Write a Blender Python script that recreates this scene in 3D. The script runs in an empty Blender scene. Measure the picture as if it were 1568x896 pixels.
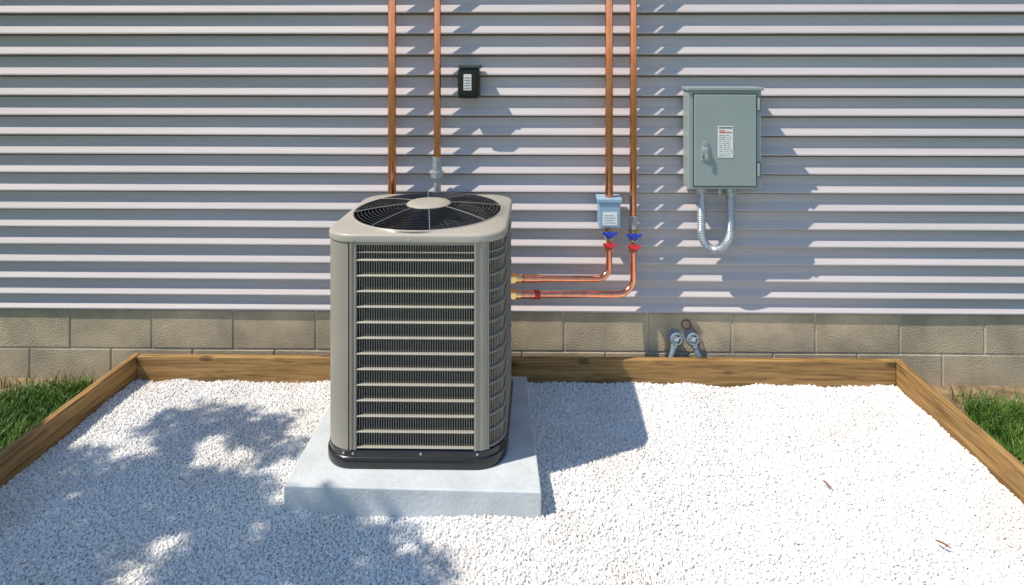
import bpy, math, random
from mathutils import Vector, Matrix, noise
random.seed(7)
D = bpy.data
scene = bpy.context.scene
CAM_Y = -3.55
CAM_Z = 1.874
PI = math.pi

# ------------------------------------------------------------------ materials
def mat(name, col, rough=0.6, metal=0.0, var=0.0, vscale=8.0, col2=None, bump=0.0, bscale=60.0,
        stretch=(1, 1, 1), spec=0.5, coat=0.0, detail=6.0, bdist=0.01, randvar=0.0, lo=0.36, hi=0.64, world_tint=None):
    m = D.materials.new(name)
    m.use_nodes = True
    nt = m.node_tree
    N, L = nt.nodes, nt.links
    b = N['Principled BSDF']
    b.inputs['Roughness'].default_value = rough
    b.inputs['Metallic'].default_value = metal
    b.inputs['Specular IOR Level'].default_value = spec
    b.inputs['Coat Weight'].default_value = coat
    tc = N.new('ShaderNodeTexCoord')
    mp = N.new('ShaderNodeMapping')
    mp.inputs['Scale'].default_value = stretch
    L.new(tc.outputs['Object'], mp.inputs['Vector'])
    out = None
    if var > 0 or col2:
        nz = N.new('ShaderNodeTexNoise')
        nz.inputs['Scale'].default_value = vscale
        nz.inputs['Detail'].default_value = detail
        nz.inputs['Roughness'].default_value = 0.62
        L.new(mp.outputs[0], nz.inputs['Vector'])
        rp = N.new('ShaderNodeValToRGB')
        c2 = col2 if col2 else tuple(c * (1 - var) for c in col)
        rp.color_ramp.elements[0].color = (*c2, 1)
        rp.color_ramp.elements[1].color = (*col, 1)
        rp.color_ramp.elements[0].position = lo
        rp.color_ramp.elements[1].position = hi
        L.new(nz.outputs['Fac'], rp.inputs['Fac'])
        out = rp.outputs['Color']
    if randvar > 0:
        oi = N.new('ShaderNodeObjectInfo')
        hs = N.new('ShaderNodeHueSaturation')
        mr = N.new('ShaderNodeMapRange')
        mr.inputs['To Min'].default_value = 1 - randvar
        mr.inputs['To Max'].default_value = 1.0 + randvar * 0.3
        L.new(oi.outputs['Random'], mr.inputs['Value'])
        L.new(mr.outputs[0], hs.inputs['Value'])
        if out:
            L.new(out, hs.inputs['Color'])
        else:
            hs.inputs['Color'].default_value = (*col, 1)
        out = hs.outputs['Color']
    if world_tint and out:
        ge = N.new('ShaderNodeNewGeometry')
        wn = N.new('ShaderNodeTexNoise'); wn.inputs['Scale'].default_value = 2.2; wn.inputs['Detail'].default_value = 5
        L.new(ge.outputs['Position'], wn.inputs['Vector'])
        wr = N.new('ShaderNodeValToRGB')
        wr.color_ramp.elements[0].position = 0.30; wr.color_ramp.elements[0].color = (*world_tint, 1)
        wr.color_ramp.elements[1].position = 0.52; wr.color_ramp.elements[1].color = (1, 1, 1, 1)
        L.new(wn.outputs['Fac'], wr.inputs[0])
        mx = N.new('ShaderNodeMix'); mx.data_type = 'RGBA'; mx.blend_type = 'MULTIPLY'; mx.inputs[0].default_value = 1
        L.new(out, mx.inputs[6]); L.new(wr.outputs[0], mx.inputs[7]); out = mx.outputs[2]
    if out:
        L.new(out, b.inputs['Base Color'])
    else:
        b.inputs['Base Color'].default_value = (*col, 1)
    if bump > 0:
        nb = N.new('ShaderNodeTexNoise')
        nb.inputs['Scale'].default_value = bscale
        nb.inputs['Detail'].default_value = 8
        L.new(mp.outputs[0], nb.inputs['Vector'])
        bp = N.new('ShaderNodeBump')
        bp.inputs['Strength'].default_value = bump
        bp.inputs['Distance'].default_value = bdist
        L.new(nb.outputs['Fac'], bp.inputs['Height'])
        L.new(bp.outputs[0], b.inputs['Normal'])
    return m

M = {}
M['siding'] = mat('vinyl_siding', (0.58, 0.53, 0.53), 0.55, var=0.10, vscale=3.0, stretch=(0.25, 1, 8), bump=0.6, bscale=26, bdist=0.002, spec=0.3)
M['block'] = mat('concrete_block', (0.58, 0.47, 0.32), 0.9, col2=(0.38, 0.315, 0.22), vscale=3.5, bump=0.8, bscale=110, bdist=0.006)
M['mortar'] = mat('mortar', (0.68, 0.60, 0.48), 0.95, var=0.2, vscale=20, bump=0.5, bscale=150)
M['pad'] = mat('pad_concrete', (0.60, 0.625, 0.64), 0.75, col2=(0.50, 0.53, 0.54), vscale=7, bump=0.55, bscale=70, bdist=0.004, detail=10)
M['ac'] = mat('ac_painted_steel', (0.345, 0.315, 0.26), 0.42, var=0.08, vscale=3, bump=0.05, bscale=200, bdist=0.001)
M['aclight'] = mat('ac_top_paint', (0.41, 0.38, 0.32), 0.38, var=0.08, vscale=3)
M['wire'] = mat('grille_wire', (0.33, 0.305, 0.25), 0.4, var=0.1)
M['spoke'] = mat('guard_spoke', (0.24, 0.24, 0.23), 0.35)
M['black'] = mat('black_plastic', (0.010, 0.010, 0.012), 0.25, coat=0.3)
M['dark'] = mat('coil_dark', (0.022, 0.021, 0.020), 0.6)
M['copper'] = mat('copper', (0.96, 0.43, 0.29), 0.20, 1.0, col2=(0.86, 0.32, 0.19), vscale=9, stretch=(3, 3, 1), bump=0.12, bscale=40, bdist=0.002)
M['brass'] = mat('brass', (0.85, 0.60, 0.28), 0.3, 1.0)
M['steel'] = mat('galvanised_steel', (0.56, 0.61, 0.65), 0.38, 0.6, var=0.3, vscale=60)
M['panel'] = mat('panel_paint', (0.31, 0.365, 0.36), 0.35, var=0.06, vscale=4)
M['paneldk'] = mat('panel_gap', (0.05, 0.06, 0.06), 0.6)
M['white'] = mat('white_label', (0.80, 0.80, 0.78), 0.5)
M['ink'] = mat('label_ink', (0.12, 0.12, 0.14), 0.6)
M['redink'] = mat('label_red', (0.60, 0.04, 0.03), 0.5)
M['red'] = mat('red_handle', (0.55, 0.015, 0.02), 0.35, coat=0.3)
M['blue'] = mat('blue_handle', (0.015, 0.035, 0.38), 0.35, coat=0.3)
M['ltblue'] = mat('light_blue_plastic', (0.27, 0.41, 0.55), 0.4)
M['hose'] = mat('hose_blue_grey', (0.21, 0.28, 0.34), 0.4)
M['rust'] = mat('rusty_metal', (0.36, 0.12, 0.06), 0.7, 0.3, var=0.5, vscale=40)
M['gravelbase'] = mat('gravel_bed', (0.80, 0.79, 0.77), 0.95, var=0.15, vscale=60, bump=1, bscale=80, bdist=0.01)
M['stone'] = mat('white_stone', (0.88, 0.875, 0.87), 0.85, col2=(0.80, 0.785, 0.76), vscale=1.5, randvar=0.12, world_tint=(0.93, 0.885, 0.83))
M['blade'] = mat('grass_blade', (0.125, 0.22, 0.03), 0.5, col2=(0.05, 0.12, 0.015), vscale=6)
M['leaf'] = mat('tree_leaf', (0.06, 0.12, 0.025), 0.5, var=0.4, vscale=4)
M['bark'] = mat('bark', (0.14, 0.10, 0.07), 0.9, var=0.4, vscale=8, stretch=(1, 1, .2), bump=1, bscale=20)
M['dryleaf'] = mat('dry_leaf', (0.22, 0.05, 0.02), 0.6)
M['roof'] = mat('shingles', (0.10, 0.10, 0.11), 0.9, var=0.4, vscale=20)
M['fan'] = mat('fan_blade', (0.13, 0.13, 0.135), 0.35, 0.5)

def wood_mat():
    m = D.materials.new('treated_lumber'); m.use_nodes = True
    nt = m.node_tree; N, L = nt.nodes, nt.links
    b = N['Principled BSDF']; b.inputs['Roughness'].default_value = 0.7
    tc = N.new('ShaderNodeTexCoord')
    mp = N.new('ShaderNodeMapping'); mp.inputs['Scale'].default_value = (1.2, 18, 18)
    L.new(tc.outputs['Object'], mp.inputs[0])
    nz = N.new('ShaderNodeTexNoise'); nz.inputs['Scale'].default_value = 2.5; nz.inputs['Detail'].default_value = 9; nz.inputs['Distortion'].default_value = 1.2
    L.new(mp.outputs[0], nz.inputs['Vector'])
    rp = N.new('ShaderNodeValToRGB')
    e = rp.color_ramp.elements
    e[0].position = 0.3; e[0].color = (0.13, 0.068, 0.020, 1)
    e[1].position = 0.7; e[1].color = (0.44, 0.26, 0.095, 1)
    e2 = rp.color_ramp.elements.new(0.5); e2.color = (0.30, 0.17, 0.055, 1)
    L.new(nz.outputs['Fac'], rp.inputs[0])
    mp2 = N.new('ShaderNodeMapping'); mp2.inputs['Scale'].default_value = (3.2, 7, 7)
    L.new(tc.outputs['Object'], mp2.inputs[0])
    vo = N.new('ShaderNodeTexVoronoi'); vo.inputs['Scale'].default_value = 1.0
    L.new(mp2.outputs[0], vo.inputs['Vector'])
    kr = N.new('ShaderNodeValToRGB')
    kr.color_ramp.elements[0].position = 0.08; kr.color_ramp.elements[0].color = (0.25, 0.25, 0.25, 1)
    kr.color_ramp.elements[1].position = 0.16; kr.color_ramp.elements[1].color = (1, 1, 1, 1)
    L.new(vo.outputs['Distance'], kr.inputs[0])
    mx = N.new('ShaderNodeMix'); mx.data_type = 'RGBA'; mx.blend_type = 'MULTIPLY'
    mx.inputs[0].default_value = 0.8
    L.new(rp.outputs[0], mx.inputs[6]); L.new(kr.outputs[0], mx.inputs[7])
    L.new(mx.outputs[2], b.inputs['Base Color'])
    bp = N.new('ShaderNodeBump'); bp.inputs['Strength'].default_value = 0.5; bp.inputs['Distance'].default_value = 0.004
    L.new(nz.outputs['Fac'], bp.inputs['Height']); L.new(bp.outputs[0], b.inputs['Normal'])
    return m
M['wood'] = wood_mat()

def ground_mat():
    m = D.materials.new('lawn_ground'); m.use_nodes = True
    nt = m.node_tree; N, L = nt.nodes, nt.links
    b = N['Principled BSDF']; b.inputs['Roughness'].default_value = 0.95
    tc = N.new('ShaderNodeTexCoord')
    nz = N.new('ShaderNodeTexNoise'); nz.inputs['Scale'].default_value = 14; nz.inputs['Detail'].default_value = 10
    L.new(tc.outputs['Object'], nz.inputs['Vector'])
    gr = N.new('ShaderNodeValToRGB')
    gr.color_ramp.elements[0].position = 0.35; gr.color_ramp.elements[0].color = (0.035, 0.07, 0.012, 1)
    gr.color_ramp.elements[1].position = 0.65; gr.color_ramp.elements[1].color = (0.09, 0.15, 0.03, 1)
    L.new(nz.outputs['Fac'], gr.inputs[0])
    so = N.new('ShaderNodeValToRGB')
    so.color_ramp.elements[0].position = 0.35; so.color_ramp.elements[0].color = (0.15, 0.095, 0.055, 1)
    so.color_ramp.elements[1].position = 0.65; so.color_ramp.elements[1].color = (0.32, 0.22, 0.125, 1)
    L.new(nz.outputs['Fac'], so.inputs[0])
    sx = N.new('ShaderNodeSeparateXYZ'); L.new(tc.outputs['Object'], sx.inputs[0])
    n2 = N.new('ShaderNodeTexNoise'); n2.inputs['Scale'].default_value = 6
    L.new(tc.outputs['Object'], n2.inputs['Vector'])
    ad = N.new('ShaderNodeMath'); ad.operation = 'MULTIPLY_ADD'; ad.inputs[1].default_value = 0.4
    L.new(n2.outputs['Fac'], ad.inputs[0]); L.new(sx.outputs['Y'], ad.inputs[2])
    mr = N.new('ShaderNodeMapRange'); mr.inputs['From Min'].default_value = -0.10; mr.inputs['From Max'].default_value = 0.02
    L.new(ad.outputs[0], mr.inputs['Value'])
    mx = N.new('ShaderNodeMix'); mx.data_type = 'RGBA'
    L.new(mr.outputs[0], mx.inputs[0]); L.new(gr.outputs[0], mx.inputs[6]); L.new(so.outputs[0], mx.inputs[7])
    L.new(mx.outputs[2], b.inputs['Base Color'])
    bp = N.new('ShaderNodeBump'); bp.inputs['Strength'].default_value = 1; bp.inputs['Distance'].default_value = 0.03
    L.new(nz.outputs['Fac'], bp.inputs['Height']); L.new(bp.outputs[0], b.inputs['Normal'])
    return m
M['ground'] = ground_mat()

# ------------------------------------------------------------------ mesh builder
class MB:
    def __init__(s):
        s.v = []; s.f = []; s.m = []; s.mats = []
    def mi(s, key):
        if key not in s.mats: s.mats.append(key)
        return s.mats.index(key)
    def add(s, verts, faces, key):
        o = len(s.v); k = s.mi(key)
        s.v += [tuple(v) for v in verts]
        for f in faces:
            s.f.append(tuple(i + o for i in f)); s.m.append(k)
    def box(s, x0, x1, y0, y1, z0, z1, key):
        vs = [(x, y, z) for z in (z0, z1) for y in (y0, y1) for x in (x0, x1)]
        s.add(vs, [(0, 2, 3, 1), (4, 5, 7, 6), (0, 1, 5, 4), (2, 6, 7, 3), (0, 4, 6, 2), (1, 3, 7, 5)], key)
    def tube(s, pts, rad, key, seg=14, cap=True):
        pts = [Vector(p) for p in pts]
        n = len(pts)
        T = []
        for i in range(n):
            a = pts[max(i - 1, 0)]; b = pts[min(i + 1, n - 1)]
            T.append((b - a).normalized())
        up = Vector((0, 0, 1)) if abs(T[0].z) < 0.9 else Vector((0, 1, 0))
        nr = (up - T[0] * up.dot(T[0])).normalized()
        vs = []
        for i in range(n):
            nr = (nr - T[i] * nr.dot(T[i])).normalized()
            bn = T[i].cross(nr)
            r = rad(i, n) if callable(rad) else rad
            for k in range(seg):
                a = 2 * PI * k / seg
                vs.append(pts[i] + nr * (math.cos(a) * r) + bn * (math.sin(a) * r))
        fs = []
        for i in range(n - 1):
            for k in range(seg):
                k2 = (k + 1) % seg
                fs.append((i * seg + k, i * seg + k2, (i + 1) * seg + k2, (i + 1) * seg + k))
        if cap:
            fs.append(tuple(reversed(range(seg)))); fs.append(tuple(range((n - 1) * seg, n * seg)))
        s.add(vs, fs, key)
    def cyl(s, a, b, r, key, seg=18):
        s.tube([a, b], r, key, seg)
    def ring(s, c, R, r, key, seg=64, sg=6):
        vs = []; fs = []
        for i in range(seg):
            a = 2 * PI * i / seg
            for k in range(sg):
                b = 2 * PI * k / sg
                q = R + r * math.cos(b)
                vs.append((c[0] + q * math.cos(a), c[1] + q * math.sin(a), c[2] + r * math.sin(b)))
        for i in range(seg):
            for k in range(sg):
                i2 = (i + 1) % seg; k2 = (k + 1) % sg
                fs.append((i * sg + k, i2 * sg + k, i2 * sg + k2, i * sg + k2))
        s.add(vs, fs, key)
    def obj(s, name, parent=None, bevel=0, smooth=False, loc=None, bseg=2):
        me = D.meshes.new(name); me.from_pydata(s.v, [], s.f)
        for k in s.mats: me.materials.append(M[k])
        me.polygons.foreach_set('material_index', s.m)
        if smooth:
            me.polygons.foreach_set('use_smooth', [True] * len(s.f))
        me.update()
        o = D.objects.new(name, me); scene.collection.objects.link(o)
        if smooth:
            me.set_sharp_from_angle(angle=math.radians(40))
        if bevel:
            bm = o.modifiers.new('bevel', 'BEVEL'); bm.width = bevel; bm.segments = bseg; bm.limit_method = 'ANGLE'
            bm.harden_normals = False
        if parent: o.parent = parent
        if loc: o.location = loc
        return o

def empty(name):
    e = D.objects.new(name, None); scene.collection.objects.link(e); e.empty_display_size = 0.2
    return e

def fillet(pts, r, seg=10):
    pts = [Vector(p) for p in pts]
    out = [pts[0]]
    for i in range(1, len(pts) - 1):
        p = pts[i]; a = (pts[i - 1] - p).normalized(); b = (pts[i + 1] - p).normalized()
        ang = a.angle(b); d = r / math.tan(ang / 2)
        p0 = p + a * d; p1 = p + b * d
        c = p + (a + b).normalized() * (r / math.sin(ang / 2))
        v0 = p0 - c; v1 = p1 - c; w = v0.angle(v1)
        for k in range(seg + 1):
            t = k / seg
            out.append(c + (v0 * math.sin((1 - t) * w) + v1 * math.sin(t * w)) / math.sin(w))
    out.append(pts[-1])
    return out

def resample(pts, step):
    out = [pts[0]]
    for a, b in zip(pts[:-1], pts[1:]):
        n = max(1, round((b - a).length / step))
        for k in range(1, n + 1): out.append(a.lerp(b, k / n))
    return out

# ------------------------------------------------------------------ house
house = empty('sided_house')
X0, X1 = -6.0, 6.0
edges = [0.353, 0.440, 0.534, 0.634, 0.738, 0.842, 0.949, 1.057, 1.166, 1.278, 1.393, 1.510, 1.628, 1.749, 1.872, 1.995, 2.120]
while edges[-1] < 5.3: edges.append(edges[-1] + 0.125)
mb = MB()
S = 0.036
prof = []
for i in range(len(edges) - 1):
    zb, zt = edges[i], edges[i + 1]; e = (zt - zb) / 0.118
    prof += [(0.0015, zb), (0.0, zb + 0.002), (0.0008, zb + 0.009 * e), (S * 0.66, zb + 0.050 * e), (S * 0.74, zb + 0.056 * e), (S, zt - 0.013 * e),
             (S + 0.030, zt - 0.012 * e), (S + 0.030, zt + 0.001), (0.006, zt + 0.001)]
pv = []
nx = 24
for (y, z) in prof:
    for k in range(nx + 1):
        x = X0 + (X1 - X0) * k / nx
        pv.append((x, y + 0.0020 * noise.noise(Vector((x * 0.8, z * 3.1, 0))), z + 0.0018 * noise.noise(Vector((x * .6, z * 9, 4)))))
pf = []
for i in range(len(prof) - 1):
    for k in range(nx):
        a = i * (nx + 1) + k
        pf.append((a, a + 1, a + nx + 2, a + nx + 1))
mb.add(pv, pf, 'siding')
mb.box(X0, X1, 0.003, 0.06, 0.347, 0.3515, 'siding')
mb.obj('siding', house)
mb = MB()
mb.box(X0, X1, 0.075, 0.2, 0.36, 5.3, 'siding')
mb.box(X0 , X1, 0.2, 6.0, 0.30, 5.3, 'siding')
mb.obj('wall_core', house)
# foundation
mb = MB()
mb.box(X0 + 0.01, X1 - 0.01, 0.023, 0.3, -0.6, 0.345, 'mortar')
mb.obj('mortar', house)
mb = MB()
for row, (z0, z1, off) in enumerate([(0.112, 0.338, 0.0), (-0.106, 0.104, 0.247), (-0.35, -0.114, 0.0)]):
    x = -2.83 + off - 0.494 * 7
    while x < 5.8:
        a, b = max(x + 0.004, X0 + .011), min(x + 0.490, X1 - .011)
        if b > a:
            dy = random.uniform(-0.0015, 0.0015)
            mb.box(a, b, 0.018 + dy, 0.2, z0, z1, 'block')
        x += 0.494
mb.obj('foundation_blocks', house, bevel=0.005)
# gable and roof
mb = MB()
mb.add([(X0, 0.05, 5.3), (X1, 0.05, 5.3), (0, 0.05, 8.0), (X0, 6, 5.3), (X1, 6, 5.3), (0, 6, 8.0)], [(0, 1, 2), (5, 4, 3)], 'siding')
mb.obj('gable', house)
mb = MB()
for sgn in (-1, 1):
    p = [Vector((sgn * 6.3, -0.05, 5.17)), Vector((0, -0.05, 8.02)), Vector((0, 6.2, 8.02)), Vector((sgn * 6.3, 6.2, 5.17))]
    q = [v + Vector((0, 0, 0.12)) for v in p]
    mb.add(p + q, [(0, 1, 2, 3), (7, 6, 5, 4), (0, 4, 5, 1), (1, 5, 6, 2), (2, 6, 7, 3), (3, 7, 4, 0)], 'roof')
mb.obj('roof', house)

# ------------------------------------------------------------------ ground
mb = MB()
mb.add([(-400, -400, -0.075), (400, -400, -0.075), (400, 400, -0.075), (-400, 400, -0.075)], [(0, 1, 2, 3)], 'ground')
mb.obj('ground')

# ------------------------------------------------------------------ timber edging
edging = empty('timber_edging')
BX0, BX1 = -2.372, 2.045
def board(name, cx, cy, length, rotz, zt=0.133, th=0.038):
    mb = MB(); mb.box(-length / 2, length / 2, -th / 2, th / 2, -0.12 , zt, 'wood')
    o = mb.obj(name, edging, bevel=0.004); o.location = (cx, cy, 0); o.rotation_euler = (0, 0, rotz); return o
FY = -4.6
board('back_board_1', (BX0 + 0.040 - 0.55) / 2, -0.105, (-0.55 - BX0 - 0.040), 0, 0.131)
board('back_board_2', (BX1 - 0.040 - 0.546) / 2, -0.105, (BX1 - 0.040 + 0.546), 0, 0.134)
board('side_board_1', BX0 + 0.019, (FY - 0.085) / 2, -0.085 - FY, PI / 2, 0.135)
board('side_board_2', BX1 - 0.019, (FY - 0.085) / 2, -0.085 - FY, PI / 2, 0.136)
board('front_board', (BX0 + BX1) / 2, FY - 0.020, BX1 - BX0, 0, 0.133)

# ------------------------------------------------------------------ gravel
def gravel_h(x, y):
    h = 0.022 * noise.noise(Vector((x * 1.6, y * 1.6, 1.3))) + 0.014 * noise.noise(Vector((x * 5, y * 5, 7.3)))
    if y > -0.4: h += 0.030 * noise.noise(Vector((x * 4.5, 0, 3.1)))
    return h - 0.004
gx0, gx1, gy0, gy1 = BX0 + 0.036, BX1 - 0.036, FY + 0.005, -0.122
nxg, nyg = 130, 130
mb = MB(); vs = []; fs = []
for j in range(nyg + 1):
    for i in range(nxg + 1):
        x = gx0 + (gx1 - gx0) * i / nxg; y = gy0 + (gy1 - gy0) * j / nyg
        vs.append((x, y, gravel_h(x, y)))
for j in range(nyg):
    for i in range(nxg):
        a = j * (nxg + 1) + i; fs.append((a, a + 1, a + nxg + 2, a + nxg + 1))
mb.add(vs, fs, 'gravelbase')
gravel = mb.obj('gravel')
gravel.data.materials.append(M['stone'])
ng = D.node_groups.new('gravel_stones', 'GeometryNodeTree')
ng.interface.new_socket('Geometry', in_out='INPUT', socket_type='NodeSocketGeometry')
ng.interface.new_socket('Geometry', in_out='OUTPUT', socket_type='NodeSocketGeometry')
N, L = ng.nodes, ng.links
gi = N.new('NodeGroupInput'); go = N.new('NodeGroupOutput')
dp = N.new('GeometryNodeDistributePointsOnFaces'); dp.inputs['Density'].default_value = 17000; dp.inputs['Seed'].default_value = 3
L.new(gi.outputs[0], dp.inputs['Mesh'])
ico = N.new('GeometryNodeMeshIcoSphere'); ico.inputs['Radius'].default_value = 0.5; ico.inputs['Subdivisions'].default_value = 2
sp = N.new('GeometryNodeSetPosition')
nz = N.new('ShaderNodeTexNoise'); nz.inputs['Scale'].default_value = 1.8; nz.inputs['Detail'].default_value = 2
sub = N.new('ShaderNodeVectorMath'); sub.operation = 'SUBTRACT'; sub.inputs[1].default_value = (0.5, 0.5, 0.5)
scl = N.new('ShaderNodeVectorMath'); scl.operation = 'SCALE'; scl.inputs['Scale'].default_value = 1.1
L.new(nz.outputs['Color'], sub.inputs[0]); L.new(sub.outputs[0], scl.inputs[0]); L.new(scl.outputs[0], sp.inputs['Offset'])
L.new(ico.outputs['Mesh'], sp.inputs['Geometry'])
sm = N.new('GeometryNodeSetMaterial'); sm.inputs['Material'].default_value = M['stone']
L.new(sp.outputs[0], sm.inputs['Geometry'])
rr = N.new('FunctionNodeRandomValue'); rr.data_type = 'FLOAT_VECTOR'
rr.inputs[0].default_value = (0, 0, 0); rr.inputs[1].default_value = (6.28, 6.28, 6.28)
rs = N.new('FunctionNodeRandomValue'); rs.data_type = 'FLOAT_VECTOR'
rs.inputs[0].default_value = (0.006, 0.006, 0.006); rs.inputs[1].default_value = (0.021, 0.017, 0.013)
rs.inputs['Seed'].default_value = 5
io = N.new('GeometryNodeInstanceOnPoints')
L.new(sm.outputs[0], io.inputs['Instance'])
L.new(rr.outputs[0], io.inputs['Rotation']); L.new(rs.outputs[0], io.inputs['Scale'])
sp2 = N.new('GeometryNodeSetPosition')
rz = N.new('FunctionNodeRandomValue'); rz.data_type = 'FLOAT_VECTOR'
rz.inputs[0].default_value = (0, 0, -0.001); rz.inputs[1].default_value = (0, 0, 0.0060); rz.inputs['Seed'].default_value = 9
L.new(dp.outputs['Points'], sp2.inputs['Geometry']); L.new(rz.outputs[0], sp2.inputs['Offset'])
L.new(sp2.outputs[0], io.inputs['Points'])
jg = N.new('GeometryNodeJoinGeometry')
L.new(io.outputs[0], jg.inputs[0]); L.new(gi.outputs[0], jg.inputs[0]); L.new(jg.outputs[0], go.inputs[0])
md = gravel.modifiers.new('stones', 'NODES'); md.node_group = ng

# ------------------------------------------------------------------ concrete pad
mb = MB()
c = [(-1.053, CAM_Y + 2.44), (0.0, CAM_Y + 2.42), (-0.080, CAM_Y + 3.29), (-1.075, CAM_Y + 3.29)]
vs = [(x, y, -0.05) for x, y in c] + [(x, y, 0.11) for x, y in c]
mb.add(vs, [(3, 2, 1, 0), (4, 5, 6, 7), (0, 1, 5, 4), (1, 2, 6, 5), (2, 3, 7, 6), (3, 0, 4, 7)], 'pad')
mb.obj('concrete_pad', bevel=0.006, bseg=3)

# ------------------------------------------------------------------ air conditioner
ac = empty('air_conditioner')
ACX, ACY = -0.548, CAM_Y + 2.915
A, B, R = 0.385, 0.360, 0.12
Z0, ZB, ZT = 0.111, 0.186, 1.072
L1 = 2 * (A - R); L2 = 2 * (B - R); LA = PI * R / 2
PER = 2 * L1 + 2 * L2 + 4 * LA
def per(s, off=0.0):
    s = s % PER
    segs = [('l', (-A + R, -B), (1, 0), (0, -1), L1), ('a', (A - R, -B + R), -PI / 2, None, LA),
            ('l', (A, -B + R), (0, 1), (1, 0), L2), ('a', (A - R, B - R), 0, None, LA),
            ('l', (A - R, B), (-1, 0), (0, 1), L1), ('a', (-A + R, B - R), PI / 2, None, LA),
            ('l', (-A, B - R), (0, -1), (-1, 0), L2), ('a', (-A + R, -B + R), PI, None, LA)]
    for g in segs:
        if s <= g[4] + 1e-9:
            if g[0] == 'l':
                return Vector((g[1][0] + g[2][0] * s + g[3][0] * off, g[1][1] + g[2][1] * s + g[3][1] * off, 0)), Vector((*g[3], 0))
            a = g[2] + s / R
            n = Vector((math.cos(a), math.sin(a), 0))
            return Vector((*g[1], 0)) + n * (R + off), n
        s -= g[4]
def strip(mb, s0, s1, z0, z1, o0, o1, key, step=0.02):
    n = max(1, math.ceil((s1 - s0) / step)); vs = []; fs = []
    for i in range(n + 1):
        s = s0 + (s1 - s0) * i / n
        p0, _ = per(s, o0); p1, _ = per(s, o1)
        vs += [(p0.x, p0.y, z0), (p1.x, p1.y, z0), (p1.x, p1.y, z1), (p0.x, p0.y, z1)]
    for i in range(n):
        a = 4 * i
        for k in range(4):
            k2 = (k + 1) % 4
            fs.append((a + k, a + 4 + k, a + 4 + k2, a + k2))
    fs.append((0, 1, 2, 3)); fs.append((4 * n + 3, 4 * n + 2, 4 * n + 1, 4 * n))
    mb.add(vs, fs, key)
sR = L1; sRe = L1 + LA
sB = L1 + LA + L2
mb = MB()
solid = [(-LA - 0.03, -0.012), (-0.006, 0.024), (sR - 0.004, sR + 0.060), (sB - 0.02, sB + LA + 0.02),
         (sB + LA + L1 - 0.01, sB + 2 * LA + L1 + 0.05)]
for a, b in solid:
    strip(mb, a, b, ZB + 0.001, ZT, -0.012, 0.004, 'ac')
for a, b in [(-0.004, 0.004), (0.016, 0.022), (sR - 0.002, sR + 0.006), (sR + 0.022, sR + 0.034), (sR + 0.052, sR + 0.058)]:
    strip(mb, a, b, ZB + 0.002, ZT - 0.001, 0.004, 0.008, 'ac')
strip(mb, 0.024, sR - 0.004, ZT - 0.012, ZT - 0.0005, -0.012, 0.003, 'ac')
mb.obj('cabinet_panels', ac, loc=(ACX, ACY, 0), smooth=True)
grilles = [(0.024, sR - 0.004), (sR + 0.060, sB - 0.02), (sB + LA + 0.02, sB + LA + L1 - 0.01), (sB + 2 * LA + L1 + 0.05, PER - LA - 0.03)]
mb = MB()
zbars = [ZB + 0.012 + 0.0665 * k for k in range(14)]
zbars = [z for z in zbars if z < ZT - 0.02]
for a, b in grilles:
    n = round((b - a) / 0.0105)
    for i in range(1, n):
        s = a + (b - a) * i / n
        strip(mb, s - 0.0014, s + 0.0014, ZB + 0.002, ZT - 0.001, -0.008, -0.005, 'wire')
    for z in zbars:
        n2 = max(1, math.ceil((b - a) / 0.02)); vs = []; fs = []
        for i in range(n2 + 1):
            s = a + (b - a) * i / n2
            for off, dz in ((-0.005, -0.003), (0.005, -0.0045), (0.008, -0.001), (0.004, 0.0028), (-0.005, 0.0035)):
                p, _ = per(s, off); vs.append((p.x, p.y, z + dz))
        for i in range(n2):
            for k in range(5):
                k2 = (k + 1) % 5
                fs.append((i * 5 + k, i * 5 + 5 + k, i * 5 + 5 + k2, i * 5 + k2))
        mb.add(vs, fs, 'wire')
    strip(mb, a, b, zbars[-1] + 0.030, zbars[-1] + 0.034, -0.004, 0.003, 'wire')
mb.obj('louvre_grille', ac, loc=(ACX, ACY, 0))
mb = MB()
strip(mb, 0, PER, ZB + 0.001, ZT, -0.06, -0.034, 'dark')
z = ZB + 0.012
while z < ZT - 0.01:
    strip(mb, 0, PER, z, z + 0.004, -0.034, -0.028, 'dark'); z += 0.0222
mb.obj('condenser_coil', ac, loc=(ACX, ACY, 0))

NA = 160
def rrpoint(ang, off):
    a, b, r = A + off, B + off, R + off
    d = (math.cos(ang), math.sin(ang))
    lo, hi = 0.0, 1.0
    for _ in range(40):
        m = (lo + hi) / 2
        qx, qy = abs(d[0] * m) - (a - r), abs(d[1] * m) - (b - r)
        sd = math.hypot(max(qx, 0), max(qy, 0)) + min(max(qx, qy), 0) - r
        if sd > 0: hi = m
        else: lo = m
    return lo
def loft(mb, rings, key, close_top=False):
    vs = []; fs = []
    for kind, val, z in rings:
        for i in range(NA):
            an = 2 * PI * i / NA
            q = val if kind == 'c' else rrpoint(an, val)
            vs.append((q * math.cos(an), q * math.sin(an), z))
    for j in range(len(rings) - 1):
        for i in range(NA):
            i2 = (i + 1) % NA
            fs.append((j * NA + i, j * NA + i2, (j + 1) * NA + i2, (j + 1) * NA + i))
    if close_top: fs.append(tuple(range((len(rings) - 1) * NA, len(rings) * NA)))
    mb.add(vs, fs, key)
mb = MB()
loft(mb, [('r', -0.03, Z0), ('r', 0.012, Z0), ('r', 0.014, Z0 + 0.006), ('r', 0.014, Z0 + 0.040), ('r', 0.010, Z0 + 0.046), ('r', 0.006, Z0 + 0.048),
          ('r', 0.006, ZB - 0.004), ('r', 0.002, ZB), ('r', -0.1, ZB)], 'black', True)
mb.obj('base_pan', ac, loc=(ACX, ACY, 0), smooth=True)
mb = MB()
RG = 0.350
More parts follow.
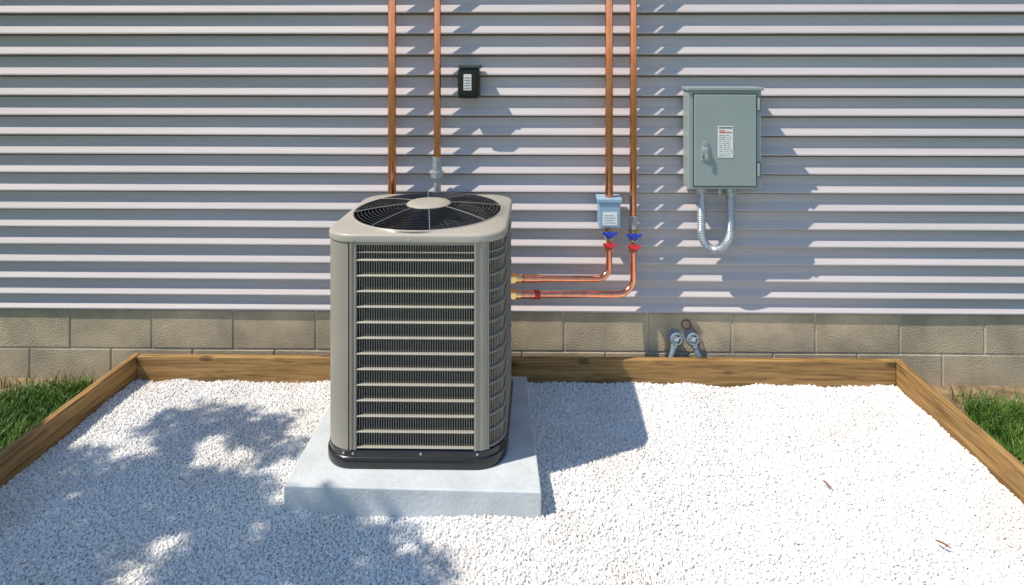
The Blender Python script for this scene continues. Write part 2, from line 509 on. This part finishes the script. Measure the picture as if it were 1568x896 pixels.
loft(mb, [('r', -0.05, ZT), ('r', 0.006, ZT), ('r', 0.009, ZT + 0.003), ('r', 0.010, ZT + 0.024), ('r', 0.008, ZT + 0.030), ('r', 0.003, ZT + 0.034), ('r', -0.006, ZT + 0.037),
          ('c', RG + 0.009, ZT + 0.045), ('c', RG + 0.006, ZT + 0.049), ('c', RG + 0.001, ZT + 0.048), ('c', RG, ZT + 0.040)], 'aclight')
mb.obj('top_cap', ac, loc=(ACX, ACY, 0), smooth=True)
mb = MB()
loft(mb, [('c', RG, ZT + 0.040), ('c', RG - 0.004, ZT - 0.02), ('c', RG - 0.03, ZT - 0.10), ('c', RG - 0.04, ZT - 0.25), ('c', 0.01, ZT - 0.25)], 'dark')
mb.obj('fan_shroud', ac, loc=(ACX, ACY, 0), smooth=True)
mb = MB()
def gz(r): return ZT + 0.048 + 0.030 * (1 - (r / RG) ** 2)
r = 0.114
while r < RG:
    mb.ring((0, 0, gz(r)), r, 0.0024, 'black', 72, 6); r += 0.0168
for k in range(24):
    an = 2 * PI * (k + 0.3) / 24
    pts = []
    for j in range(8):
        q = 0.10 + (RG - 0.10) * j / 7; a2 = an + 0.35 * (q - 0.1)
        pts.append((q * math.cos(a2), q * math.sin(a2), gz(q) - 0.003))
    mb.tube(pts, 0.0016, 'black', 5)
for k in range(8):
    an = 2 * PI * (k + 0.25) / 8
    pts = [(q * math.cos(an), q * math.sin(an), gz(q) + 0.003) for q in (0.09, 0.16, 0.22, 0.28, RG + 0.004)]
    mb.tube(pts, 0.0020, 'spoke', 6)
mb.obj('fan_guard', ac, loc=(ACX, ACY, 0), smooth=True)
mb = MB()
loft(mb, [('c', 0.105, gz(0.1) - 0.004), ('c', 0.106, gz(0.1) + 0.002), ('c', 0.100, gz(0.1) + 0.007), ('c', 0.06, gz(0.1) + 0.011), ('c', 0.004, gz(0.1) + 0.012)], 'aclight', True)
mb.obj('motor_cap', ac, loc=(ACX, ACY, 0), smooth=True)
mb = MB()
for k in range(4):
    an = 2 * PI * k / 4 + 0.4; vs = []; fs = []
    for j in range(7):
        q = 0.07 + 0.25 * j / 6
        for w in range(6):
            a2 = an + (w / 5 - 0.5) * 0.95 + 0.25 * j / 6
            vs.append((q * math.cos(a2), q * math.sin(a2), ZT - 0.045 + 0.065 * (w / 5)))
    for j in range(6):
        for w in range(5):
            a = j * 6 + w; fs.append((a, a + 6, a + 7, a + 1))
    mb.add(vs, fs, 'fan')
mb.cyl((0, 0, ZT - 0.2), (0, 0, ZT + 0.03), 0.075, 'dark', 32)
mb.obj('fan_blades', ac, loc=(ACX, ACY, 0), smooth=True)
mb = MB()
for s in (0.01, 0.25, sR + 0.01, sR + 0.03 + 0.12, sR + LA + 0.25):
    p, n = per(s, 0.009); mb.cyl(p + Vector((0, 0, ZT + 0.010)), p + n * 0.005 + Vector((0, 0, ZT + 0.010)), 0.006, 'steel', 10)
for s in (-0.03, 0.01, 0.3, sR + 0.01):
    p, n = per(s, 0.006); mb.cyl(p + Vector((0, 0, ZB - 0.012)), p + n * 0.004 + Vector((0, 0, ZB - 0.012)), 0.005, 'steel', 10)
mb.obj('screws', ac, loc=(ACX, ACY, 0))

# ------------------------------------------------------------------ copper pipes
def clip(mb, x, y, z, r):
    mb.box(x - r - 0.016, x + r + 0.016, y + r * 0.4, 0.0, z - 0.008, z + 0.008, 'copper')
pr = 0.0245
mb = MB(); mb.tube([(-0.872, -0.055, 5.1), (-0.872, -0.055, 0.95), ], pr, 'copper', 24)
mb.tube(fillet([(-0.872, -0.055, 0.95), (-0.872, -0.055, 0.80), (-0.80, -0.055, 0.70), (-0.70, -0.28, 0.70)], 0.04), pr, 'copper', 16)
mb.obj('copper_pipe', smooth=True)
mb = MB(); mb.tube([(-0.607, -0.055, 5.1), (-0.607, -0.055, 1.26)], 0.0215, 'copper', 24)
mb.cyl((-0.607, -0.055, 1.275), (-0.607, -0.055, 1.19), 0.027, 'steel')
mb.cyl((-0.607, -0.055, 1.19), (-0.607, -0.055, 1.155), 0.040, 'steel', 6)
mb.cyl((-0.607, -0.055, 1.155), (-0.607, -0.055, 0.72), 0.021, 'steel')
mb.tube(fillet([(-0.607, -0.055, 0.73), (-0.607, -0.055, 0.60), (-0.607, -0.28, 0.60)], 0.05), 0.021, 'steel', 14)
mb.obj('copper_pipe', smooth=True)

PC = 0.389; PD = 0.528; PY = -0.085
fit_y = CAM_Y + 3.20
def valve(mb, x, y, zt):
    mb.cyl((x, y, zt), (x, y, zt - 0.022), 0.030, 'brass', 6)
    mb.cyl((x, y, zt - 0.022), (x, y, zt - 0.11), 0.018, 'brass', 14)
    mb.cyl((x, y, zt - 0.058), (x, y, zt - 0.072), 0.028, 'steel', 6)
    mb.cyl((x, y, zt - 0.11), (x, y, zt - 0.135), 0.028, 'brass', 6)
    for dz, key, w in ((-0.036, 'blue', 0.042), (-0.100, 'red', 0.036)):
        mb.cyl((x, y - 0.015, zt + dz), (x, y - 0.046, zt + dz), 0.010, 'steel', 10)
        mb.cyl((x, y - 0.040, zt + dz), (x, y - 0.052, zt + dz), 0.021, key, 14)
        mb.tube([(x - w, y - 0.046, zt + dz + 0.014), (x - w * 0.5, y - 0.046, zt + dz + 0.002), (x, y - 0.046, zt + dz - 0.003),
                 (x + w * 0.5, y - 0.046, zt + dz + 0.002), (x + w, y - 0.046, zt + dz + 0.014)], lambda i, n: (0.008, 0.011, 0.013, 0.011, 0.008)[i], key, 8)
for (x, r, ztop, zv, zh, zend) in ((PC, 0.0235, 1.04, 0.882, 0.580, 0.678), (PD, 0.0215, 0.93, 0.872, 0.492, 0.592)):
    mb = MB()
    mb.tube([(x, PY, 5.1), (x, PY, ztop)], r, 'copper', 24)
    if x == PD:
        mb.cyl((x, PY, 0.945), (x, PY, 0.900), 0.028, 'steel', 6)
        mb.cyl((x, PY, 0.90), (x, PY, 0.865), 0.023, 'steel', 16)
    valve(mb, x, PY, zv)
    rr_ = 0.065 if x == PC else 0.085
    pts = fillet([(x, PY, zv - 0.12), (x, PY, zh), (-0.166, fit_y, zend)], rr_, 14)
    mb.tube(pts, 0.0185, 'copper', 20)
    a = Vector((-0.166, fit_y, zend)); d = (Vector((x, PY, zh)) - a).normalized()
    mb.cyl(a - d * 0.01, a + d * 0.022, 0.030, 'brass', 6)
    mb.cyl(a + d * 0.022, a + d * 0.055, 0.024, 'brass', 14)
    if x == PD:
        mb.cyl(a + d * 0.135, a + d * 0.165, 0.0245, 'red', 18)
        mb.cyl(a + d * 0.055, a + d * 0.135, 0.0215, 'copper', 16)
    else:
        mb.cyl(a + d * 0.075, a + d * 0.16, 0.0220, 'copper', 16)
    for z in (2.9, 3.6, 4.4): clip(mb, x, PY, z, r)
    mb.obj('copper_pipe', smooth=True)

# light-blue junction box on pipe
jb = empty('junction_box')
mb = MB()
mb.box(0.327, 0.449, -0.135, -0.004, 0.888, 1.030, 'ltblue'); mb.obj('body', jb, bevel=0.004)
mb = MB()
mb.box(0.318, 0.458, -0.142, -0.010, 1.031, 1.052, 'ltblue'); mb.obj('lid', jb, bevel=0.003)
mb = MB()
mb.box(0.348, 0.430, -0.1375, -0.1355, 0.903, 0.978, 'white')
for k in range(4): mb.box(0.356, 0.422 - 0.012 * (k % 2), -0.1385, -0.1376, 0.915 + 0.014 * k, 0.919 + 0.014 * k, 'ltblue')
mb.obj('label', jb)

# black control box
cb = empty('control_box')
mb = MB()
mb.box(-0.487, -0.358, -0.075, 0.0, 1.617, 1.790, 'black'); mb.obj('body', cb, bevel=0.012)
mb = MB(); mb.box(-0.484, -0.352, -0.080, 0.0, 1.791, 1.812, 'paneldk'); mb.obj('lid', cb, bevel=0.005)
mb = MB(); mb.box(-0.472, -0.376, -0.081, -0.0752, 1.636, 1.775, 'black'); mb.obj('door', cb, bevel=0.006)
mb = MB(); mb.box(-0.450, -0.405, -0.0835, -0.0815, 1.665, 1.758, 'white')
for k in range(5): mb.box(-0.445, -0.411, -0.0845, -0.0836, 1.675 + 0.015 * k, 1.679 + 0.015 * k, 'ink')
mb.obj('label', cb)

# ------------------------------------------------------------------ electrical panel
ep = empty('electrical_panel')
ex0, ex1, ez0, ez1, ed = 0.833, 1.245, 1.108, 1.668, -0.130
mb = MB(); mb.box(ex0, ex1, ed, 0.0, ez0, ez1, 'panel'); mb.obj('enclosure', ep, bevel=0.004)
mb = MB(); mb.box(ex0 - 0.010, ex1 + 0.010, ed - 0.014, 0.0, ez1 + 0.0005, ez1 + 0.018, 'panel'); mb.obj('rain_hood', ep, bevel=0.003)
mb = MB()
mb.box(ex0 + 0.026, ex1 - 0.026, ed - 0.002, ed - 0.0005, ez0 + 0.015, ez1 - 0.018, 'paneldk')
mb.obj('door_gap', ep)
mb = MB(); mb.box(ex0 + 0.031, ex1 - 0.031, ed - 0.011, ed - 0.0022, ez0 + 0.020, ez1 - 0.023, 'panel'); mb.obj('door', ep, bevel=0.004)
mb = MB()
for z in (ez1 - 0.075, ez0 + 0.115):
    mb.cyl((ex1 - 0.018, ed - 0.010, z - 0.035), (ex1 - 0.018, ed - 0.010, z + 0.035), 0.008, 'steel', 12)
    mb.box(ex1 - 0.028, ex1 - 0.006, ed - 0.006, ed - 0.0005, z - 0.040, z + 0.040, 'paneldk')
mb.obj('hinges', ep)
lx0 = ex0 + 0.163; lz0 = 1.290; dy = ed - 0.011
mb = MB(); mb.box(lx0, lx0 + 0.086, dy - 0.0015, dy - 0.0003, lz0, lz0 + 0.178, 'white')
mb.box(lx0 + 0.008, lx0 + 0.078, dy - 0.0024, dy - 0.0016, lz0 + 0.140, lz0 + 0.145, 'redink')
mb.box(lx0 + 0.008, lx0 + 0.040, dy - 0.0024, dy - 0.0016, lz0 + 0.150, lz0 + 0.154, 'redink')
for k in range(11):
    z = lz0 + 0.010 + k * 0.0115
    xa = lx0 + 0.008
    while xa < lx0 + 0.070:
        w = random.uniform(0.006, 0.018)
        mb.box(xa, min(xa + w, lx0 + 0.078), dy - 0.0024, dy - 0.0016, z, z + 0.0028, 'ink'); xa += w + random.uniform(0.004, 0.010)
mb.box(lx0 + 0.005, lx0 + 0.082, dy - 0.0024, dy - 0.0016, lz0 + 0.165, lz0 + 0.172, 'ink')
mb.obj('label', ep)
mb = MB()
kx = ex0 + 0.093
mb.box(kx - 0.023, kx + 0.023, dy - 0.006, dy - 0.0003, 1.275, 1.360, 'steel')
mb.cyl((kx, dy - 0.006, 1.33), (kx, dy - 0.018, 1.33), 0.017, 'steel', 20)
mb.box(kx - 0.010, kx + 0.010, dy - 0.024, dy - 0.018, 1.285, 1.345, 'steel')
mb.box(kx - 0.014, kx + 0.014, dy - 0.010, dy - 0.0062, 1.281, 1.302, 'paneldk')
mb.cyl((kx + 0.0, dy - 0.01, 1.372), (kx + 0.0, dy - 0.0003, 1.372), 0.014, 'steel', 14)
mb.obj('latch', ep, bevel=0.002)
mb = MB()
cx0, cx1, cy = 0.924, 1.090, -0.065
path = [Vector((cx0, cy, ez0 + 0.01)), Vector((cx0, cy, 0.855))]
rad = (cx1 - cx0) / 2
for k in range(1, 25):
    a = PI + PI * k / 24
    path.append(Vector((cx0 + rad + rad * math.cos(a), cy, 0.855 + 1.35 * rad * math.sin(a))))
path.append(Vector((cx1, cy, ez0 + 0.01)))
path = resample(path, 0.0060)
mb.tube(path, lambda i, n: 0.0250 if i % 2 else 0.0215, 'steel', 16)
for x in (cx0, cx1):
    mb.cyl((x, cy, ez0 - 0.0), (x, cy, ez0 - 0.022), 0.033, 'steel', 8)
    mb.cyl((x, cy, ez0 - 0.022), (x, cy, ez0 - 0.045), 0.027, 'steel', 16)
mb.cyl((1.028, cy, ez0), (1.028, cy, ez0 - 0.048), 0.013, 'steel', 14)
mb.obj('conduit_loop', ep)

# ------------------------------------------------------------------ spigots
for (x, dx) in ((0.785, -0.05), (0.882, 0.07)):
    mb = MB(); z = 0.208
    mb.cyl((x, 0.03, z), (x, 0.010, z), 0.040, 'hose', 24)
    mb.cyl((x, 0.03, z), (x, -0.040, z), 0.017, 'steel', 16)
    # round handwheel with spokes
    wv = []
    for k in range(25):
        a = 2 * PI * k / 24
        wv.append((x + 0.031 * math.cos(a), -0.048, z + 0.010 + 0.031 * math.sin(a)))
    mb.tube(wv, 0.0065, 'hose', 8)
    for k in range(4):
        a = PI * k / 4 * 2 + 0.4
        mb.tube([(x, -0.048, z + 0.010), (x + 0.031 * math.cos(a), -0.048, z + 0.010 + 0.031 * math.sin(a))], 0.005, 'hose', 6)
    mb.cyl((x, -0.040, z + 0.010), (x, -0.056, z + 0.012), 0.012, 'steel', 12)
    mb.cyl((x, -0.020, z), (x + dx * 0.2, -0.030, z - 0.045), 0.020, 'steel', 12)
    mb.tube(fillet([(x + dx * 0.2, -0.030, z - 0.036), (x + dx * 0.35, -0.035, z - 0.07), (x + dx, -0.045, z - 0.16), (x + dx * 1.05, -0.045, z - 0.28)], 0.03, 6), 0.016, 'hose', 14)
    mb.obj('water_spigot', smooth=True)
mb = MB()
pts = []
for k in range(40):
    a = k / 39 * 2 * PI * 1.25
    pts.append((0.855 + 0.026 * math.cos(a) , 0.010 - 0.006 * k / 39, 0.278 + 0.026 * math.sin(a)))
mb.tube(pts, 0.0035, 'rust', 6)
mb.tube([(0.88, 0.006, 0.270), (0.915, 0.004, 0.235), (0.93, 0.002, 0.18), (0.915, 0.0, 0.13)], 0.0035, 'rust', 6)
mb.obj('rusty_wire', smooth=True)

# ------------------------------------------------------------------ grass
def grass(name, regions):
    mb = MB()
    for (x0, x1, y0, y1, n, hmin, hmax, edge) in regions:
        for _ in range(n):
            x = random.uniform(x0, x1); y = random.uniform(y0, y1)
            d = noise.noise(Vector((x * 3, y * 3, 2)))
            if y > edge + 0.16 * d and random.random() < 0.93: continue
            h = random.uniform(hmin, hmax) * (1 + 0.6 * d); w = random.uniform(0.0018, 0.0035)
            a = random.uniform(0, 2 * PI); b = random.uniform(0, 2 * PI); le = random.uniform(0.1, 0.8) * h
            ca, sa = math.cos(a) * w, math.sin(a) * w
            vs = []
            for t, ww in ((0, 1), (0.5, 0.8), (0.85, 0.4)):
                cx = x + math.cos(b) * le * t * t; cy_ = y + math.sin(b) * le * t * t; cz = -0.078 + h * (t - 0.18 * t * t)
                vs += [(cx - ca * ww, cy_ - sa * ww, cz), (cx + ca * ww, cy_ + sa * ww, cz)]
            vs.append((x + math.cos(b) * le, y + math.sin(b) * le, -0.078 + h * 0.8))
            mb.add(vs, [(0, 1, 3, 2), (2, 3, 5, 4), (4, 5, 6)], 'blade')
    return mb.obj(name)
grass('lawn_grass', [(-3.7, -2.56, -1.5, -0.06, 34000, 0.07, 0.13, -0.20), (-2.60, -2.40, -1.5, -0.25, 4500, 0.05, 0.11, -0.4),
                     (2.30, 3.4, -1.5, -0.08, 30000, 0.06, 0.12, -0.24), (2.07, 2.34, -1.5, -0.2, 4500, 0.04, 0.10, -0.55),
                     (-4.8, -2.40, -4.5, -1.5, 9000, 0.04, 0.09, 0), (2.07, 4.5, -4.5, -1.5, 9000, 0.04, 0.09, 0)])

# ------------------------------------------------------------------ tree (left of and behind the viewer, casts the dappled shade)
SD = Vector((0.62, 0.25, -1.0))
def inside(px, py, poly):
    c = False; n = len(poly)
    for i in range(n):
        x1, y1 = poly[i]; x2, y2 = poly[(i + 1) % n]
        if (y1 > py) != (y2 > py) and px < (x2 - x1) * (py - y1) / (y2 - y1) + x1: c = not c
    return c
poly = [(-2.6, 2.70), (-2.15, 2.84), (-2.0, 3.10), (-1.62, 3.16), (-1.28, 3.05), (-1.22, 2.85), (-1.22, 2.62), (-1.05, 2.45), (-0.90, 2.42), (-0.62, 2.38), (-0.42, 2.22), (-0.32, 1.9), (-0.4, 1.3), (-2.7, 1.2)]
holes = [(-1.47, 2.77, 0.08), (-1.38, 2.74, 0.05), (-1.40, 2.28, 0.03), (-1.45, 2.16, 0.04), (-2.04, 2.88, 0.08), (-1.88, 2.84, 0.05), (-1.12, 2.64, 0.05)]
clumps = []
gxs = -2.7
while gxs < -0.3:
    gys = 1.2
    while gys < 3.25:
        px, py = gxs + random.uniform(-0.05, 0.05), gys + random.uniform(-0.05, 0.05)
        gys += 0.075
        r = random.uniform(0.07, 0.13)
        if not inside(px, py, poly): continue
        if any(math.hypot(px - hx, py - hy) < hr + r * 0.75 for hx, hy, hr in holes): continue
        if random.random() < 0.04: continue
        clumps.append((Vector((px, py + CAM_Y, 0)) - SD * random.uniform(2.7, 4.2), r))
    gxs += 0.075
NC = len(clumps)
for _ in range(70):
    px, py = random.uniform(-5.6, -3.0), random.uniform(0.6, 2.3)
    clumps.append((Vector((px, py + CAM_Y, 0)) - SD * random.uniform(3.0, 5.6), random.uniform(0.2, 0.38)))
tree = empty('leafy_tree')
mb = MB()
for cpos, r in clumps:
    n = int(2.1 * PI * r * r / 0.0022)
    for _ in range(n):
        d = Vector((random.gauss(0, 1), random.gauss(0, 1), random.gauss(0, 1))).normalized() * (r * random.random() ** 0.4)
        p = cpos + d
        u = Vector((random.gauss(0, 1), random.gauss(0, 1), random.gauss(0, .5))).normalized()
        w = u.cross(Vector((random.gauss(0, 1), random.gauss(0, 1), random.gauss(0, 1)))).normalized()
        l = random.uniform(0.03, 0.045)
        mb.add([p - u * l, p - w * l * 0.55, p + u * l, p + w * l * 0.55], [(0, 1, 2, 3)], 'leaf')
mb.obj('foliage', tree)
mb = MB()
base = Vector((-6.3, CAM_Y + 0.2, -0.1))
fork = base + Vector((0.25, 0.1, 2.6))
mb.tube([base, base + Vector((0.05, 0, 0.3)), base + Vector((0.1, 0.05, 1.4)), fork], lambda i, n: (0.24, 0.17, 0.14, 0.12)[i], 'bark', 12)
big = random.sample(clumps[NC:], 16) + random.sample(clumps[:NC], 14)
for cpos, r in big:
    mid = fork.lerp(cpos, 0.5) + Vector((0, 0, random.uniform(0.1, 0.5)))
    mb.tube([fork, mid, cpos], lambda i, n: (0.06, 0.025, 0.006)[i], 'bark', 6)
mb.obj('trunk_and_limbs', tree, smooth=True)

# ------------------------------------------------------------------ dry leaves on gravel
for (x, y, a) in ((1.23, CAM_Y + 2.60, 1.9), (1.515, CAM_Y + 2.29, 2.3)):
    mb = MB(); vs = []; fs = []
    n = 7
    for i in range(n):
        t = i / (n - 1); w = 0.005 * math.sin(PI * t) + 0.0006; q = (t - 0.5) * 0.05
        z = 0.024 + 0.008 * math.sin(t * PI)
        for s_, dz in ((-1, 0.004), (0, 0), (1, 0.004)):
            lx, ly = q, s_ * w + 0.01 * math.sin(t * 3)
            vs.append((lx * math.cos(a) - ly * math.sin(a), lx * math.sin(a) + ly * math.cos(a), z + dz))
    for i in range(n - 1):
        for k in range(2):
            b0 = i * 3 + k; fs.append((b0, b0 + 1, b0 + 4, b0 + 3))
    mb.add(vs, fs, 'dryleaf'); mb.obj('dry_leaf', loc=(x, y, 0))

# ------------------------------------------------------------------ light
sun = D.lights.new('sun', 'SUN'); sun.energy = 5.0; sun.angle = math.radians(0.6); sun.color = (1.0, 0.92, 0.80)
so = D.objects.new('sun', sun); scene.collection.objects.link(so)
so.rotation_euler = SD.to_track_quat('-Z', 'Y').to_euler(); so.location = (-5, -5, 8)
w = D.worlds.new('World'); scene.world = w; w.use_nodes = True
nt = w.node_tree; bg = nt.nodes['Background']
sky = nt.nodes.new('ShaderNodeTexSky'); sky.sky_type = 'NISHITA'; sky.sun_disc = False
sky.sun_elevation = math.atan2(1, math.hypot(0.62, 0.25)); sky.sun_rotation = math.atan2(-0.62, -0.25)
sky.air_density = 1.5; sky.ozone_density = 5.0; sky.dust_density = 0.2
nt.links.new(sky.outputs[0], bg.inputs[0]); bg.inputs[1].default_value = 0.15
scene.view_settings.view_transform = 'Standard'
scene.view_settings.look = 'None'; scene.view_settings.exposure = 0

# ------------------------------------------------------------------ camera
cam = D.cameras.new('camera'); co = D.objects.new('camera', cam); scene.collection.objects.link(co)
co.location = (0, CAM_Y, CAM_Z); co.rotation_euler = (PI / 2, 0, math.radians(0.85))
cam.sensor_width = 36; cam.lens = 36 * 920 / 1568
cam.shift_x = -(815.4 - 784) / 1568; cam.shift_y = -365 / 1568
cam.clip_end = 2000; cam.clip_start = 0.05
scene.camera = co
